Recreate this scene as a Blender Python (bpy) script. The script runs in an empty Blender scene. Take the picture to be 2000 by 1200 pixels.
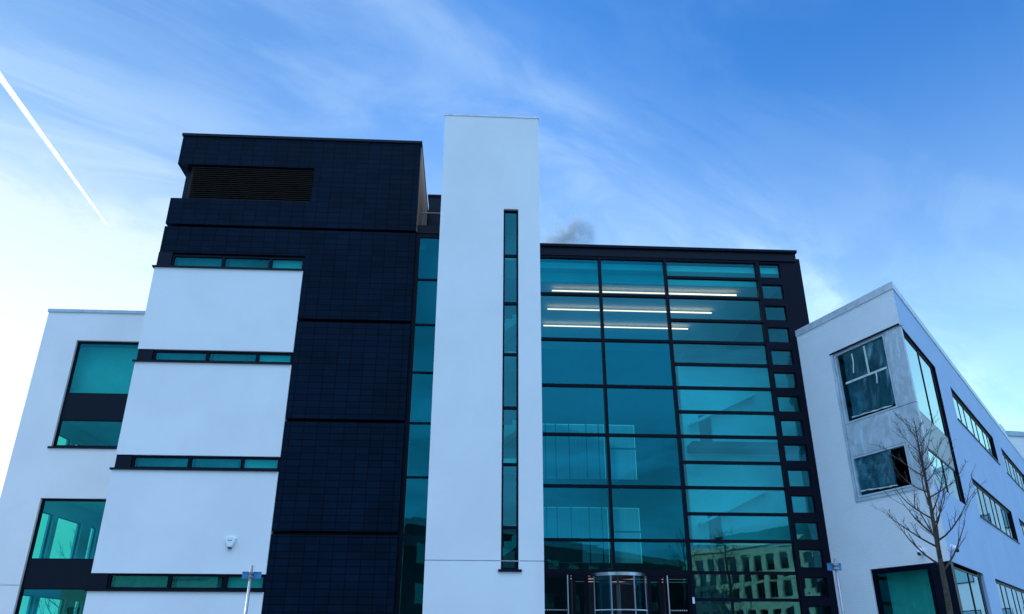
import bpy, bmesh, math, random
from mathutils import Vector, Matrix, noise
R = math.radians
sc = bpy.context.scene
col = sc.collection

# ------------------------------------------------------------------ camera
cam_d = bpy.data.cameras.new('camera'); cam = bpy.data.objects.new('camera', cam_d); col.objects.link(cam)
sc.camera = cam
cam_d.sensor_width = 36.0; cam_d.lens = 36.0 * 1514.0 / 2000.0
cam_d.clip_start = 0.1; cam_d.clip_end = 30000
yaw, pitch, roll = R(86.95), math.atan(658 / 1514), R(0.165)
fw = Vector((math.cos(yaw) * math.cos(pitch), math.sin(yaw) * math.cos(pitch), math.sin(pitch)))
rt = Vector((math.sin(yaw), -math.cos(yaw), 0)); up = rt.cross(fw)
rt2 = math.cos(roll) * rt + math.sin(roll) * up; up2 = -math.sin(roll) * rt + math.cos(roll) * up
cam.matrix_world = Matrix.Translation((0, 0, 1.6)) @ Matrix((rt2, up2, -fw)).transposed().to_4x4()

# ------------------------------------------------------------------ light
SUN_AZ, SUN_EL = 146.0, 17.0            # azimuth counter-clockwise from +X: behind the building, to the left
sd = Vector((math.cos(R(SUN_AZ)) * math.cos(R(SUN_EL)), math.sin(R(SUN_AZ)) * math.cos(R(SUN_EL)), math.sin(R(SUN_EL))))
ld = bpy.data.lights.new('sun', 'SUN'); lo = bpy.data.objects.new('sun', ld); col.objects.link(lo)
ld.energy = 3.0; ld.angle = R(0.5); ld.color = (1.0, 0.93, 0.82)
lo.rotation_euler = sd.to_track_quat('Z', 'Y').to_euler()
sc.view_settings.view_transform = 'Standard'; sc.view_settings.look = 'None'
sc.view_settings.exposure = 0.35; sc.view_settings.gamma = 1.0; sc.view_settings.use_curve_mapping = False
sc.cycles.max_bounces = 8; sc.cycles.diffuse_bounces = 4; sc.cycles.glossy_bounces = 4
sc.cycles.transparent_max_bounces = 16; sc.cycles.use_denoising = True
sc.cycles.sample_clamp_indirect = 6.0

# ------------------------------------------------------------------ node helpers
class NT:
    def __init__(self, tree):
        self.t = tree; self.n = tree.nodes; self.l = tree.links
    def node(self, typ, **kw):
        nd = self.n.new(typ)
        for k, v in kw.items(): setattr(nd, k, v)
        return nd
    def put(self, sock, v):
        if isinstance(v, bpy.types.NodeSocket): self.l.new(v, sock)
        elif v is not None: sock.default_value = v
    def math(self, op, a, b=None, c=None, clamp=False):
        nd = self.node('ShaderNodeMath', operation=op, use_clamp=clamp)
        self.put(nd.inputs[0], a)
        if b is not None: self.put(nd.inputs[1], b)
        if c is not None: self.put(nd.inputs[2], c)
        return nd.outputs[0]
    def vmath(self, op, a, b=None):
        nd = self.node('ShaderNodeVectorMath', operation=op)
        self.put(nd.inputs[0], a)
        if b is not None: self.put(nd.inputs[1], b)
        return nd.outputs['Value'] if op in ('DOT_PRODUCT', 'LENGTH') else nd.outputs[0]
    def mix(self, f, a, b, blend='MIX'):
        nd = self.node('ShaderNodeMix', data_type='RGBA', blend_type=blend)
        self.put(nd.inputs[0], f); self.put(nd.inputs[6], a); self.put(nd.inputs[7], b)
        return nd.outputs[2]
    def ramp(self, v, a, b, lo=0.0, hi=1.0, smooth=True):
        nd = self.node('ShaderNodeMapRange', interpolation_type='SMOOTHSTEP' if smooth else 'LINEAR')
        self.put(nd.inputs[0], v)
        for i, x in enumerate((a, b, lo, hi)): nd.inputs[1 + i].default_value = x
        return nd.outputs[0]
    def noise(self, vec, scale, detail=4, rough=.5, dist=0.0):
        nd = self.node('ShaderNodeTexNoise')
        if vec is not None: self.l.new(vec, nd.inputs['Vector'])
        nd.inputs['Scale'].default_value = scale; nd.inputs['Detail'].default_value = detail
        nd.inputs['Roughness'].default_value = rough; nd.inputs['Distortion'].default_value = dist
        return nd.outputs['Fac']
    def xyz(self, v):
        nd = self.node('ShaderNodeSeparateXYZ'); self.l.new(v, nd.inputs[0]); return nd.outputs
    def comb(self, x, y, z):
        nd = self.node('ShaderNodeCombineXYZ')
        for i, v in enumerate((x, y, z)): self.put(nd.inputs[i], v)
        return nd.outputs[0]

# ------------------------------------------------------------------ world: Nishita sky with thin cirrus veils
w = bpy.data.worlds.new('World'); sc.world = w; w.use_nodes = True
N = NT(w.node_tree)
for nd in list(N.n): N.n.remove(nd)
out = N.node('ShaderNodeOutputWorld'); bg = N.node('ShaderNodeBackground')
N.l.new(bg.outputs[0], out.inputs[0]); bg.inputs[1].default_value = 0.15
sky = N.node('ShaderNodeTexSky', sky_type='NISHITA', sun_disc=False)
sky.sun_elevation = R(SUN_EL); sky.sun_rotation = R(90 - SUN_AZ)
sky.air_density = 1.0; sky.dust_density = 0.6; sky.ozone_density = 3.0
tc = N.node('ShaderNodeTexCoord'); D = tc.outputs['Generated']
dx, dy, dz = N.xyz(D)
blue = N.mix(1.0, sky.outputs[0], (0.45, 1.14, 1.78, 1), 'MULTIPLY')
el = N.math('MAXIMUM', dz, 0.02)
px = N.math('DIVIDE', dx, N.math('ADD', el, 0.12)); py = N.math('DIVIDE', dy, N.math('ADD', el, 0.12))
ca, sa = math.cos(R(38)), math.sin(R(38))
u = N.math('ADD', N.math('MULTIPLY', px, ca), N.math('MULTIPLY', py, sa))
v = N.math('SUBTRACT', N.math('MULTIPLY', py, ca), N.math('MULTIPLY', px, sa))
streak = N.noise(N.comb(N.math('MULTIPLY', u, 1.25), N.math('MULTIPLY', v, 2.7), 3.1), 1.5, 8, .58, .9)
broad = N.noise(N.comb(px, py, 9.0), 0.55, 3, .5, .3)
sunny = N.ramp(N.vmath('DOT_PRODUCT', D, tuple(sd)), 0.50, 0.97)
low = N.ramp(dz, 0.74, 0.12)
side = N.ramp(v, 0.58, 0.86)                       # the cirrus covers the part of the sky left of one long wisp
ridge = N.math('MULTIPLY', N.ramp(N.math('ABSOLUTE', N.math('SUBTRACT', v, N.math('ADD', 0.70, N.math('MULTIPLY', broad, 0.13)))), 0.07, 0.0), N.ramp(streak, 0.30, 0.66, 0.15, 1.0))
veil = N.math('MULTIPLY', N.ramp(streak, 0.40, 0.66), N.ramp(broad, 0.30, 0.62, 0.45, 1.0))
veil = N.math('MULTIPLY', veil, N.math('MULTIPLY_ADD', side, 0.75, 0.25))
low = N.ramp(dz, 0.66, 0.14)
amt = N.math('ADD', N.math('MULTIPLY', veil, 0.42), N.math('MULTIPLY', low, 0.76))
amt = N.math('ADD', amt, N.math('MULTIPLY', ridge, 0.20))
amt = N.math('ADD', amt, N.math('MULTIPLY', side, 0.16))
amt = N.math('ADD', amt, N.math('MULTIPLY', sunny, N.math('MULTIPLY', low, 0.9)), clamp=True)
cloudc = N.mix(N.math('MULTIPLY', low, low), (3.0, 4.3, 5.8, 1), (3.4, 6.0, 6.2, 1))
cloudc = N.mix(N.math('MULTIPLY', sunny, low), cloudc, (6.0, 6.1, 6.0, 1))
dim = N.math('SUBTRACT', 1.0, N.math('MULTIPLY', sunny, 0.45))
skyc = N.mix(amt, N.mix(1.0, blue, N.comb(dim, dim, dim), 'MULTIPLY'), cloudc)
# brighter veil of cloud overhead and on the side away from the sun (outside the picture, it lights the facades)
back = N.math('MAXIMUM', N.ramp(dy, 0.15, -0.45), N.math('MULTIPLY', N.ramp(dz, 0.76, 0.96), 0.8))
back = N.math('MULTIPLY', back, N.ramp(broad, 0.25, 0.75, 0.62, 1.0))
backc = N.mix(N.ramp(dz, 0.50, 0.72), (1.7, 4.4, 7.6, 1), (7.6, 10.4, 16.0, 1))
bvar = N.ramp(N.noise(N.comb(px, py, 2.0), 1.6, 5, .55, .4), .32, .68, .68, 1.38)
backc = N.mix(1.0, backc, N.comb(bvar, bvar, bvar), 'MULTIPLY')
N.l.new(N.mix(back, skyc, backc), bg.inputs[0])

# ------------------------------------------------------------------ materials
def mat(name):
    m = bpy.data.materials.new(name); m.use_nodes = True
    return m, NT(m.node_tree), m.node_tree.nodes['Principled BSDF']
def simple(name, c, rough=.5, metal=0.0, var=.12, scale=3.0, bump=0.0, bscale=40, spec=.5):
    m, t, p = mat(name)
    co = t.node('ShaderNodeTexCoord').outputs['Object']
    n = t.noise(co, scale, 5, .6)
    f = t.ramp(n, .3, .7, 1 - var, 1 + var)
    t.put(p.inputs['Base Color'], t.mix(1.0, (*c, 1), t.comb(f, f, f), 'MULTIPLY'))
    p.inputs['Roughness'].default_value = rough; p.inputs['Metallic'].default_value = metal
    p.inputs['Specular IOR Level'].default_value = spec
    if bump:
        b = t.node('ShaderNodeBump'); b.inputs['Strength'].default_value = bump; b.inputs['Distance'].default_value = .01
        t.l.new(t.noise(co, bscale, 4), b.inputs['Height']); t.l.new(b.outputs[0], p.inputs['Normal'])
    return m
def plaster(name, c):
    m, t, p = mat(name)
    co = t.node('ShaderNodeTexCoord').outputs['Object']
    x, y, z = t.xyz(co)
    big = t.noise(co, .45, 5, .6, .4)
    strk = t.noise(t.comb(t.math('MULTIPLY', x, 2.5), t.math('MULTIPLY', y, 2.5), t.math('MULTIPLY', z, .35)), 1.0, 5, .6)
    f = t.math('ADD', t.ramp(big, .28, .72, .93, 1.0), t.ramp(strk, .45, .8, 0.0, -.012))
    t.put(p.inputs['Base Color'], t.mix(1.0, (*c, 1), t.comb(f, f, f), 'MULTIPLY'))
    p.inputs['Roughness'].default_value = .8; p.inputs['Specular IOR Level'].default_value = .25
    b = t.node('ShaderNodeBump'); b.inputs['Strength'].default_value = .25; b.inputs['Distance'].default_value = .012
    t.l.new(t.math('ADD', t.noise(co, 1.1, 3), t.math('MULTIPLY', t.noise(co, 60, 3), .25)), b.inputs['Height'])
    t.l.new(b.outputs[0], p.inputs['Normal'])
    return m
def bonded(name, az, c1, c2, cm, bw, bh, mort, off, rough, bump, spec=.5, vary=(.82, 1.12)):
    m, t, p = mat(name)
    co = t.node('ShaderNodeTexCoord').outputs['Object']
    x, y, z = t.xyz(co)
    s = t.math('ADD', t.math('MULTIPLY', x, math.cos(R(az))), t.math('MULTIPLY', y, math.sin(R(az))))
    br = t.node('ShaderNodeTexBrick', offset=off, offset_frequency=2, squash=1.0)
    t.l.new(t.comb(s, z, 0.0), br.inputs['Vector'])
    for k, v in (('Color1', (*c1, 1)), ('Color2', (*c2, 1)), ('Mortar', (*cm, 1)), ('Scale', 1.0), ('Mortar Size', mort),
                 ('Mortar Smooth', .2), ('Bias', 0.0), ('Brick Width', bw), ('Row Height', bh)):
        br.inputs[k].default_value = v
    n = t.noise(co, .7, 5, .6); f = t.ramp(n, .25, .75, *vary)
    t.put(p.inputs['Base Color'], t.mix(1.0, br.outputs['Color'], t.comb(f, f, f), 'MULTIPLY'))
    t.put(p.inputs['Roughness'], t.ramp(t.noise(co, 1.6, 4), .3, .7, rough - .08, rough + .08))
    p.inputs['Specular IOR Level'].default_value = spec
    b = t.node('ShaderNodeBump'); b.inputs['Strength'].default_value = bump; b.inputs['Distance'].default_value = .02
    b.invert = True
    t.l.new(br.outputs['Fac'], b.inputs['Height']); t.l.new(b.outputs[0], p.inputs['Normal'])
    return m
def glassmat(name, trans, refl, r0, wave=.02, rough=0.0):
    m, t, p = mat(name); t.n.remove(p)
    o = t.n['Material Output']
    lw = t.node('ShaderNodeLayerWeight'); lw.inputs[0].default_value = .5
    f = t.math('MULTIPLY_ADD', t.math('POWER', lw.outputs['Facing'], 4.0), 1 - r0, r0, clamp=True)
    tr = t.node('ShaderNodeBsdfTransparent'); tr.inputs[0].default_value = (*trans, 1)
    gl = t.node('ShaderNodeBsdfAnisotropic') if False else t.node('ShaderNodeBsdfGlossy')
    gl.inputs['Color'].default_value = (*refl, 1); gl.inputs['Roughness'].default_value = rough
    if wave:
        co = t.node('ShaderNodeTexCoord').outputs['Object']
        b = t.node('ShaderNodeBump'); b.inputs['Strength'].default_value = wave; b.inputs['Distance'].default_value = .1
        t.l.new(t.noise(co, .9, 2, .4), b.inputs['Height']); t.l.new(b.outputs[0], gl.inputs['Normal'])
    mx = t.node('ShaderNodeMixShader'); t.l.new(f, mx.inputs[0]); t.l.new(tr.outputs[0], mx.inputs[1]); t.l.new(gl.outputs[0], mx.inputs[2])
    t.l.new(mx.outputs[0], o.inputs[0])
    return m
def emissive(name, c, s):
    m, t, p = mat(name); p.inputs['Emission Color'].default_value = (*c, 1); p.inputs['Emission Strength'].default_value = s
    p.inputs['Base Color'].default_value = (.8, .8, .8, 1); return m

M = {}
M['white'] = plaster('white_render', (.80, .80, .80))
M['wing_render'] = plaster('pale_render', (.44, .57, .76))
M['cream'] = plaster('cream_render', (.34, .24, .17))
M['coping'] = simple('coping_metal', (.42, .45, .50), .4, .6)
M['coping_pale'] = simple('pale_coping', (.60, .64, .70), .4, .2)
M['navy'] = simple('navy_metal', (.0025, .005, .014), .4, 0.0, .15, 2, spec=.15)
M['frame'] = simple('dark_frame', (.0015, .002, .010), .4, 0.0, .1, 2, spec=.12)
M['black'] = simple('black_recess', (.003, .003, .005), .6)
M['tile'] = bonded('navy_tile', 0, (.0010, .0075, .019), (.0020, .0105, .026), (.0003, .0016, .006), .45, .225, .014, 0.0, .45, .25, .045)
M['brick'] = bonded('white_brick', 107.8, (.80, .82, .84), (.83, .84, .86), (.77, .79, .81), .235, .078, .010, .5, .75, .45, .3, (.97, 1.04))
M['louvre'] = simple('louvre_bronze', (.030, .024, .018), .4, .6)
M['zinc'] = simple('zinc', (.1, .1, .1), .4)
m, t, p = mat('zinc_cladding')
co = t.node('ShaderNodeTexCoord').outputs['Object']; x, y, z = t.xyz(co)
st = t.noise(t.comb(t.math('MULTIPLY', x, 4.0), t.math('MULTIPLY', y, 4.0), t.math('MULTIPLY', z, 1.1)), 1.0, 4, .6, 1.2)
blot = t.noise(co, 2.2, 5, .6, .8)
f = t.math('ADD', t.ramp(st, .48, .75, .0, .38), t.ramp(blot, .3, .7, .78, 1.02))
t.put(p.inputs['Base Color'], t.mix(1.0, (.54, .62, .68, 1), t.comb(f, f, f), 'MULTIPLY'))
p.inputs['Metallic'].default_value = .1; p.inputs['Roughness'].default_value = .42
M['zinc'] = m
M['purple_panel'] = simple('grey_spandrel', (.20, .21, .29), .35, .2)
M['glass'] = glassmat('teal_glass', (.11, .60, .62), (.05, .82, .98), .125, .012)
M['glass_mid'] = glassmat('teal_glass_clear', (.15, .80, .80), (.20, .84, .90), .135, .012)
M['glass_green'] = glassmat('green_glass', (.20, .72, .66), (.08, .80, .90), .10, .01)
M['glass_bright'] = glassmat('mirror_glass', (.10, .45, .45), (.80, 1.0, 1.0), .62, .006)
M['glass_dark'] = glassmat('dark_glass', (.05, .25, .28), (.10, .65, .90), .06, .012)
M['ceil'] = simple('ceiling_white', (.75, .75, .72), .8, 0, .04)
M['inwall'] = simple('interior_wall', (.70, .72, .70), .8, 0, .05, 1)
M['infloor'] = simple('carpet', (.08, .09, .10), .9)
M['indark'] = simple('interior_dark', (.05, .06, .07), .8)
M['blind'] = simple('blind', (.62, .70, .66), .8, 0, .06, 1.5)
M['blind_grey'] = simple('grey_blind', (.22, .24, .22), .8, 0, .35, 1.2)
M['steel'] = simple('brushed_steel', (.55, .56, .58), .28, 1.0, .08)
M['steel_dark'] = simple('dull_steel', (.30, .31, .33), .4, .9, .1)
M['bluesign'] = simple('blue_sign', (.05, .22, .42), .45)
M['tube'] = emissive('lamp_tube', (1.0, .17, .11), 9.0)
M['tube_dim'] = emissive('lobby_tube', (1.0, .5, .4), .45)
M['plastic'] = simple('white_plastic', (.78, .79, .80), .35, 0, .03)
M['win_white'] = simple('pale_window_frame', (.50, .58, .64), .4)
M['dark_plastic'] = simple('dark_plastic', (.012, .015, .04), .12)
M['tape'] = simple('tape', (.62, .70, .66), .6)
M['bark'] = simple('bark', (.052, .044, .030), .9, 0, .45, 9, .6, 30)
M['twig'] = simple('twig', (.050, .036, .036), .8, 0, .3, 6)
M['paving'] = bonded('paving', 0, (.60, .60, .58), (.54, .54, .53), (.25, .25, .25), .6, .6, .01, .5, .85, .3)
M['asphalt'] = simple('asphalt', (.05, .05, .052), .9, 0, .2, 2, .4, 60)
M['grassland'] = simple('grass_ground', (.06, .085, .03), .95, 0, .3, .4)
M['kerb'] = simple('kerb_stone', (.32, .31, .29), .85, 0, .15, 4)
M['line'] = simple('road_paint', (.75, .75, .72), .7)
M['stone'] = bonded('pale_stone', 20, (.80, .76, .66), (.76, .72, .62), (.62, .58, .50), .9, .4, .01, .5, .85, .2)
M['farwin'] = glassmat('far_window', (.05, .08, .08), (.7, .85, .95), .28, 0)
M['darkclad'] = bonded('dark_cladding', -45, (.010, .013, .018), (.014, .017, .023), (.004, .004, .005), 1.2, 3.4, .02, 0, .5, .3)
m, t, p = mat('protective_film')      # cloudy blue plastic sheet over the unfinished windows
t.n.remove(p); o = t.n['Material Output']
co = t.node('ShaderNodeTexCoord').outputs['Object']; x, y, z = t.xyz(co)
wr = t.noise(co, 3.2, 6, .6, 2.0)
sm = t.noise(t.comb(t.math('MULTIPLY', x, 3.0), t.math('MULTIPLY', y, 3.0), t.math('MULTIPLY', z, 2.2)), .55, 3, .5, .8)
b = t.node('ShaderNodeBump'); b.inputs['Strength'].default_value = .14; b.inputs['Distance'].default_value = .12
t.l.new(wr, b.inputs['Height'])
tr = t.node('ShaderNodeBsdfTransparent'); tr.inputs[0].default_value = (.10, .52, .62, 1)
gl = t.node('ShaderNodeBsdfGlossy'); gl.inputs['Color'].default_value = (.30, .78, 1, 1); gl.inputs['Roughness'].default_value = .20
t.l.new(b.outputs[0], gl.inputs['Normal'])
df = t.node('ShaderNodeBsdfDiffuse'); df.inputs['Color'].default_value = (.16, .44, .56, 1)
m1 = t.node('ShaderNodeMixShader'); t.l.new(t.ramp(sm, .45, .78, .06, .45), m1.inputs[0]); t.l.new(tr.outputs[0], m1.inputs[1]); t.l.new(df.outputs[0], m1.inputs[2])
m2 = t.node('ShaderNodeMixShader'); m2.inputs[0].default_value = .26; t.l.new(m1.outputs[0], m2.inputs[1]); t.l.new(gl.outputs[0], m2.inputs[2])
t.l.new(m2.outputs[0], o.inputs[0]); M['film'] = m

# ------------------------------------------------------------------ geometry helpers
class Frame:      # a vertical facade plane: s runs along it, n points out of it, z is up
    def __init__(self, ox, oy, az, side=-1):
        self.o = Vector((ox, oy, 0)); self.d = Vector((math.cos(R(az)), math.sin(R(az)), 0))
        self.n = Vector((self.d.y, -self.d.x, 0)) * (-side)
    def P(self, s, n, z): return self.o + self.d * s + self.n * n + Vector((0, 0, z))
def front(Y): return Frame(0, Y, 0)
WORLD = Frame(0, 0, 0); WORLD.n = Vector((0, 1, 0))
class MB:
    def __init__(self): self.v = []; self.f = []
    def box(self, s0, s1, n0, n1, z0, z1, fr=WORLD):
        k = len(self.v)
        for z in (z0, z1):
            for s, n in ((s0, n0), (s1, n0), (s1, n1), (s0, n1)): self.v.append(fr.P(s, n, z))
        for q in ((0, 3, 2, 1), (4, 5, 6, 7), (0, 1, 5, 4), (1, 2, 6, 5), (2, 3, 7, 6), (3, 0, 4, 7)): self.f.append([k + i for i in q])
        return self
    def quad(self, pts):
        k = len(self.v); self.v += [Vector(p) for p in pts]; self.f.append(list(range(k, k + len(pts)))); return self
    def prism(self, poly, z0, z1):
        k = len(self.v); n = len(poly)
        for z in (z0, z1):
            for p in poly: self.v.append(Vector((p[0], p[1], z)))
        self.f.append([k + i for i in range(n)][::-1]); self.f.append([k + n + i for i in range(n)])
        for i in range(n):
            j = (i + 1) % n; self.f.append([k + i, k + j, k + n + j, k + n + i])
        return self
    def tube(self, pts, rad, seg=8, cap=True):
        pts = [Vector(p) for p in pts]; rings = []
        side = None
        for i, p in enumerate(pts):
            a = pts[max(i - 1, 0)]; b_ = pts[min(i + 1, len(pts) - 1)]; tdir = (b_ - a).normalized()
            if side is None: side = tdir.orthogonal().normalized()
            side = (side - tdir * side.dot(tdir)).normalized(); bi = tdir.cross(side)
            r = rad[i] if isinstance(rad, (list, tuple)) else rad
            k = len(self.v); rings.append(k)
            for j in range(seg):
                a_ = 2 * math.pi * j / seg; self.v.append(p + (side * math.cos(a_) + bi * math.sin(a_)) * r)
        for a, b_ in zip(rings, rings[1:]):
            for j in range(seg):
                q = (j + 1) % seg; self.f.append([a + j, a + q, b_ + q, b_ + j])
        if cap:
            self.f.append([rings[0] + j for j in range(seg)][::-1]); self.f.append([rings[-1] + j for j in range(seg)])
        return self
    def skin(self, fr, s0, s1, z0, z1, holes, depth, th=0.0):
        """outer wall skin with openings; each opening gets reveals `depth` deep; th > 0 adds a back face"""
        ss = sorted({s0, s1, *[min(max(a, s0), s1) for h in holes for a in h[:2]]})
        zz = sorted({z0, z1, *[min(max(a, z0), z1) for h in holes for a in h[2:4]]})
        def solid(i, j):
            if i < 0 or j < 0 or i >= len(ss) - 1 or j >= len(zz) - 1: return None
            cs, cz = (ss[i] + ss[i + 1]) / 2, (zz[j] + zz[j + 1]) / 2
            return not any(h[0] < cs < h[1] and h[2] < cz < h[3] for h in holes)
        P = fr.P
        for i in range(len(ss) - 1):
            for j in range(len(zz) - 1):
                a, b_, c, d = ss[i], ss[i + 1], zz[j], zz[j + 1]
                if solid(i, j):
                    self.quad([P(a, 0, c), P(b_, 0, c), P(b_, 0, d), P(a, 0, d)])
                    if th: self.quad([P(a, -th, c), P(a, -th, d), P(b_, -th, d), P(b_, -th, c)])
                    e = th or depth
                    if th:
                        if solid(i - 1, j) is None: self.quad([P(a, 0, c), P(a, 0, d), P(a, -e, d), P(a, -e, c)])
                        if solid(i + 1, j) is None: self.quad([P(b_, 0, c), P(b_, -e, c), P(b_, -e, d), P(b_, 0, d)])
                        if solid(i, j + 1) is None: self.quad([P(a, 0, d), P(b_, 0, d), P(b_, -e, d), P(a, -e, d)])
                else:
                    e = th or depth
                    if solid(i - 1, j): self.quad([P(a, 0, c), P(a, 0, d), P(a, -e, d), P(a, -e, c)])
                    if solid(i + 1, j): self.quad([P(b_, 0, c), P(b_, -e, c), P(b_, -e, d), P(b_, 0, d)])
                    if solid(i, j - 1): self.quad([P(a, 0, c), P(a, -e, c), P(b_, -e, c), P(b_, 0, c)])
                    if solid(i, j + 1): self.quad([P(a, 0, d), P(b_, 0, d), P(b_, -e, d), P(a, -e, d)])
        return self
    def build(self, name, material, parent=None, label=None, smooth=False):
        base = parent.get('_b') if parent is not None else None
        off = Vector(base) if base is not None else Vector((0, 0, 0))
        me = bpy.data.meshes.new(name); me.from_pydata([tuple(v - off) for v in self.v], [], self.f); me.update()
        if smooth: me.polygons.foreach_set('use_smooth', [True] * len(me.polygons))
        me.materials.append(material)
        o = bpy.data.objects.new(name, me); col.objects.link(o)
        if parent is not None: o.parent = parent; o['_b'] = tuple(off)
        if label: o['label'] = label
        return o
def thing(name, label, cat, base, group=None):
    o = bpy.data.objects.new(name, None); col.objects.link(o); o.location = base; o.empty_display_size = .3
    o['label'] = label; o['category'] = cat; o['_b'] = tuple(base)
    if group: o['group'] = group
    return o
def struct(name, mb, material):
    o = mb.build(name, material); o['kind'] = 'structure'; return o
def frame_mb(fr, s0, s1, z0, z1, n, vs=(), zs=(), fw=.07, d=.10, edge=None):
    """window frame bars; n = outer plane offset (negative is recessed); vs / zs mullion and transom centres"""
    e = edge if edge is not None else fw; m_ = MB()
    m_.box(s0, s0 + e, n - d, n, z0, z1, fr); m_.box(s1 - e, s1, n - d, n, z0, z1, fr)
    m_.box(s0 + e, s1 - e, n - d, n, z1 - e, z1, fr); m_.box(s0 + e, s1 - e, n - d, n, z0, z0 + e, fr)
    cuts = [z0 + e] + sorted(zs) + [z1 - e]
    for v_ in vs: m_.box(v_ - fw / 2, v_ + fw / 2, n - d + .003, n + .003, z0 + e, z1 - e, fr)
    for z_ in zs: m_.box(s0 + e, s1 - e, n - d + .006, n - .003, z_ - fw / 2, z_ + fw / 2, fr)
    return m_
def window(parent, fr, s0, s1, z0, z1, n, glass, vs=(), zs=(), fw=.07, d=.10, edge=None, fmat='frame', name='window', label=None):
    f_ = frame_mb(fr, s0, s1, z0, z1, n, vs, zs, fw, d, edge).build(name, M[fmat], parent, label)
    g = MB(); cs = [s0] + sorted(vs) + [s1]; cz = [z0] + sorted(zs) + [z1]
    rnd = random.Random(int(abs(s0 * 91 + z0 * 37)))
    for a, b_ in zip(cs, cs[1:]):
        for c, e in zip(cz, cz[1:]):
            j = [rnd.uniform(-.002, .002) for _ in range(4)]      # panes are never perfectly in plane
            g.quad([fr.P(a, n - d * .5 + j[0], c), fr.P(b_, n - d * .5 + j[1], c), fr.P(b_, n - d * .5 + j[2], e), fr.P(a, n - d * .5 + j[3] , e)])
    g.build('pane', M[glass], f_)
    return f_

# ------------------------------------------------------------------ setting: ground, plaza, road
struct('ground', MB().quad([(-4000, -4000, 0), (4000, -4000, 0), (4000, 4000, 0), (-4000, 4000, 0)]), M['grassland'])
struct('plaza', MB().quad([(-45, -6, .004), (60, -6, .004), (60, 70, .004), (-45, 70, .004)]), M['paving'])
struct('road', MB().quad([(-200, -15, .004), (200, -15, .004), (200, -6.15, .004), (-200, -6.15, .004)]), M['asphalt'])
struct('kerb', MB().box(-200, 200, -6.15, -6.0, 0, .12), M['kerb'])
lm = MB()
for i in range(60): lm.quad([(-150 + i * 5, -10.6, .008), (-148 + i * 5, -10.6, .008), (-148 + i * 5, -10.48, .008), (-150 + i * 5, -10.48, .008)])
struct('road_markings', lm, M['line'])

FL = [4.85, 8.55, 12.22, 15.93]
# ------------------------------------------------------------------ dark clad block with white panels
T = thing('office_block', 'tallest block in dark navy tiles with four white panels, left of the white tower', 'building', (-7, 30, 0))
F = front(26.0)
XL, XR, YB = -11.6, -2.28, 37.0
MB().box(XL + .28, XR - .02, 26.3, YB - .1, 0.02, 19.9).build('core', M['navy'], T)
tl = MB()
for z0, z1 in ((18.63, 19.93), (15.99, 17.10), (14.78, 15.87)): tl.box(XL, XR, 26.0, YB, z0, z1)
tl.box(-6.35, XR, 26.0, YB - .2, 17.10, 18.63); tl.box(-6.30, XR, 26.0, YB - .2, 12.28, 14.78)
for z0, z1 in ((8.61, 12.16), (4.91, 8.49), (0.0, 4.79)): tl.box(-6.30, XR, 26.0, YB - .2, z0, z1)
tl.build('tile_cladding', M['tile'], T)
MB().box(XL - .04, XR + .05, 25.95, YB + .05, 19.93, 20.04).build('coping', M['navy'], T)
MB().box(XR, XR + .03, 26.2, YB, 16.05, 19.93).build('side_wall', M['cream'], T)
lv = MB(); lv.box(-11.08, -6.36, 26.22, 26.29, 17.11, 18.62)
for i in range(17):
    z = 17.14 + i * .087
    k = len(lv.v)
    for (n, zz) in ((26.06, z), (26.20, z + .06), (26.20, z + .072), (26.06, z + .012)):
        for X in (-11.06, -6.37): lv.v.append(Vector((X, n, zz)))
    for q in ((0, 1, 3, 2), (2, 3, 5, 4), (4, 5, 7, 6), (6, 7, 1, 0)): lv.f.append([k + i_ for i_ in q])
lv.build('louvre', M['louvre'], T)
pn = [(10.98, 14.14), (7.28, 10.5), (3.58, 6.78), (0.0, 3.05)]
for z0, z1 in pn: MB().box(XL - .04, -6.31, 25.96, 34.0, z0, z1).build('white_panel', M['white'], T)
for z0, z1 in ((14.14, 14.78), (10.5, 10.98), (6.78, 7.28), (3.05, 3.58)):
    MB().box(XL - .12, -6.32, 25.90, 34, z0, z0 + .06).build('sill', M['navy'], T)
    top = z1 if z1 < 14.5 else 14.72
    window(T, F, -11.12, -6.32, z0 + .06, top, -.05, 'glass_green', vs=(-9.26, -7.54), fw=.10, d=.12, edge=.07)
    MB().box(XL - .02, -11.12, 26.0, 34, z0 + .06, z1).build('corner_panel', M['navy'], T)
    MB().box(-11.05, -6.35, 26.7, 26.75, z0 + .06, top).build('blind', M['blind'], T) if False else None
# rooms behind the ribbon windows
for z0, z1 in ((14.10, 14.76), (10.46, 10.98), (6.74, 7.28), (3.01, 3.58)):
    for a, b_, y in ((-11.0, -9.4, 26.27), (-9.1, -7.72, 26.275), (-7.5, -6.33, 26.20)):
        MB().box(a, b_, y, y + .01, z0, z1).build('blind', M['blind' if y < 26.25 else 'blind_grey'], T)

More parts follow.
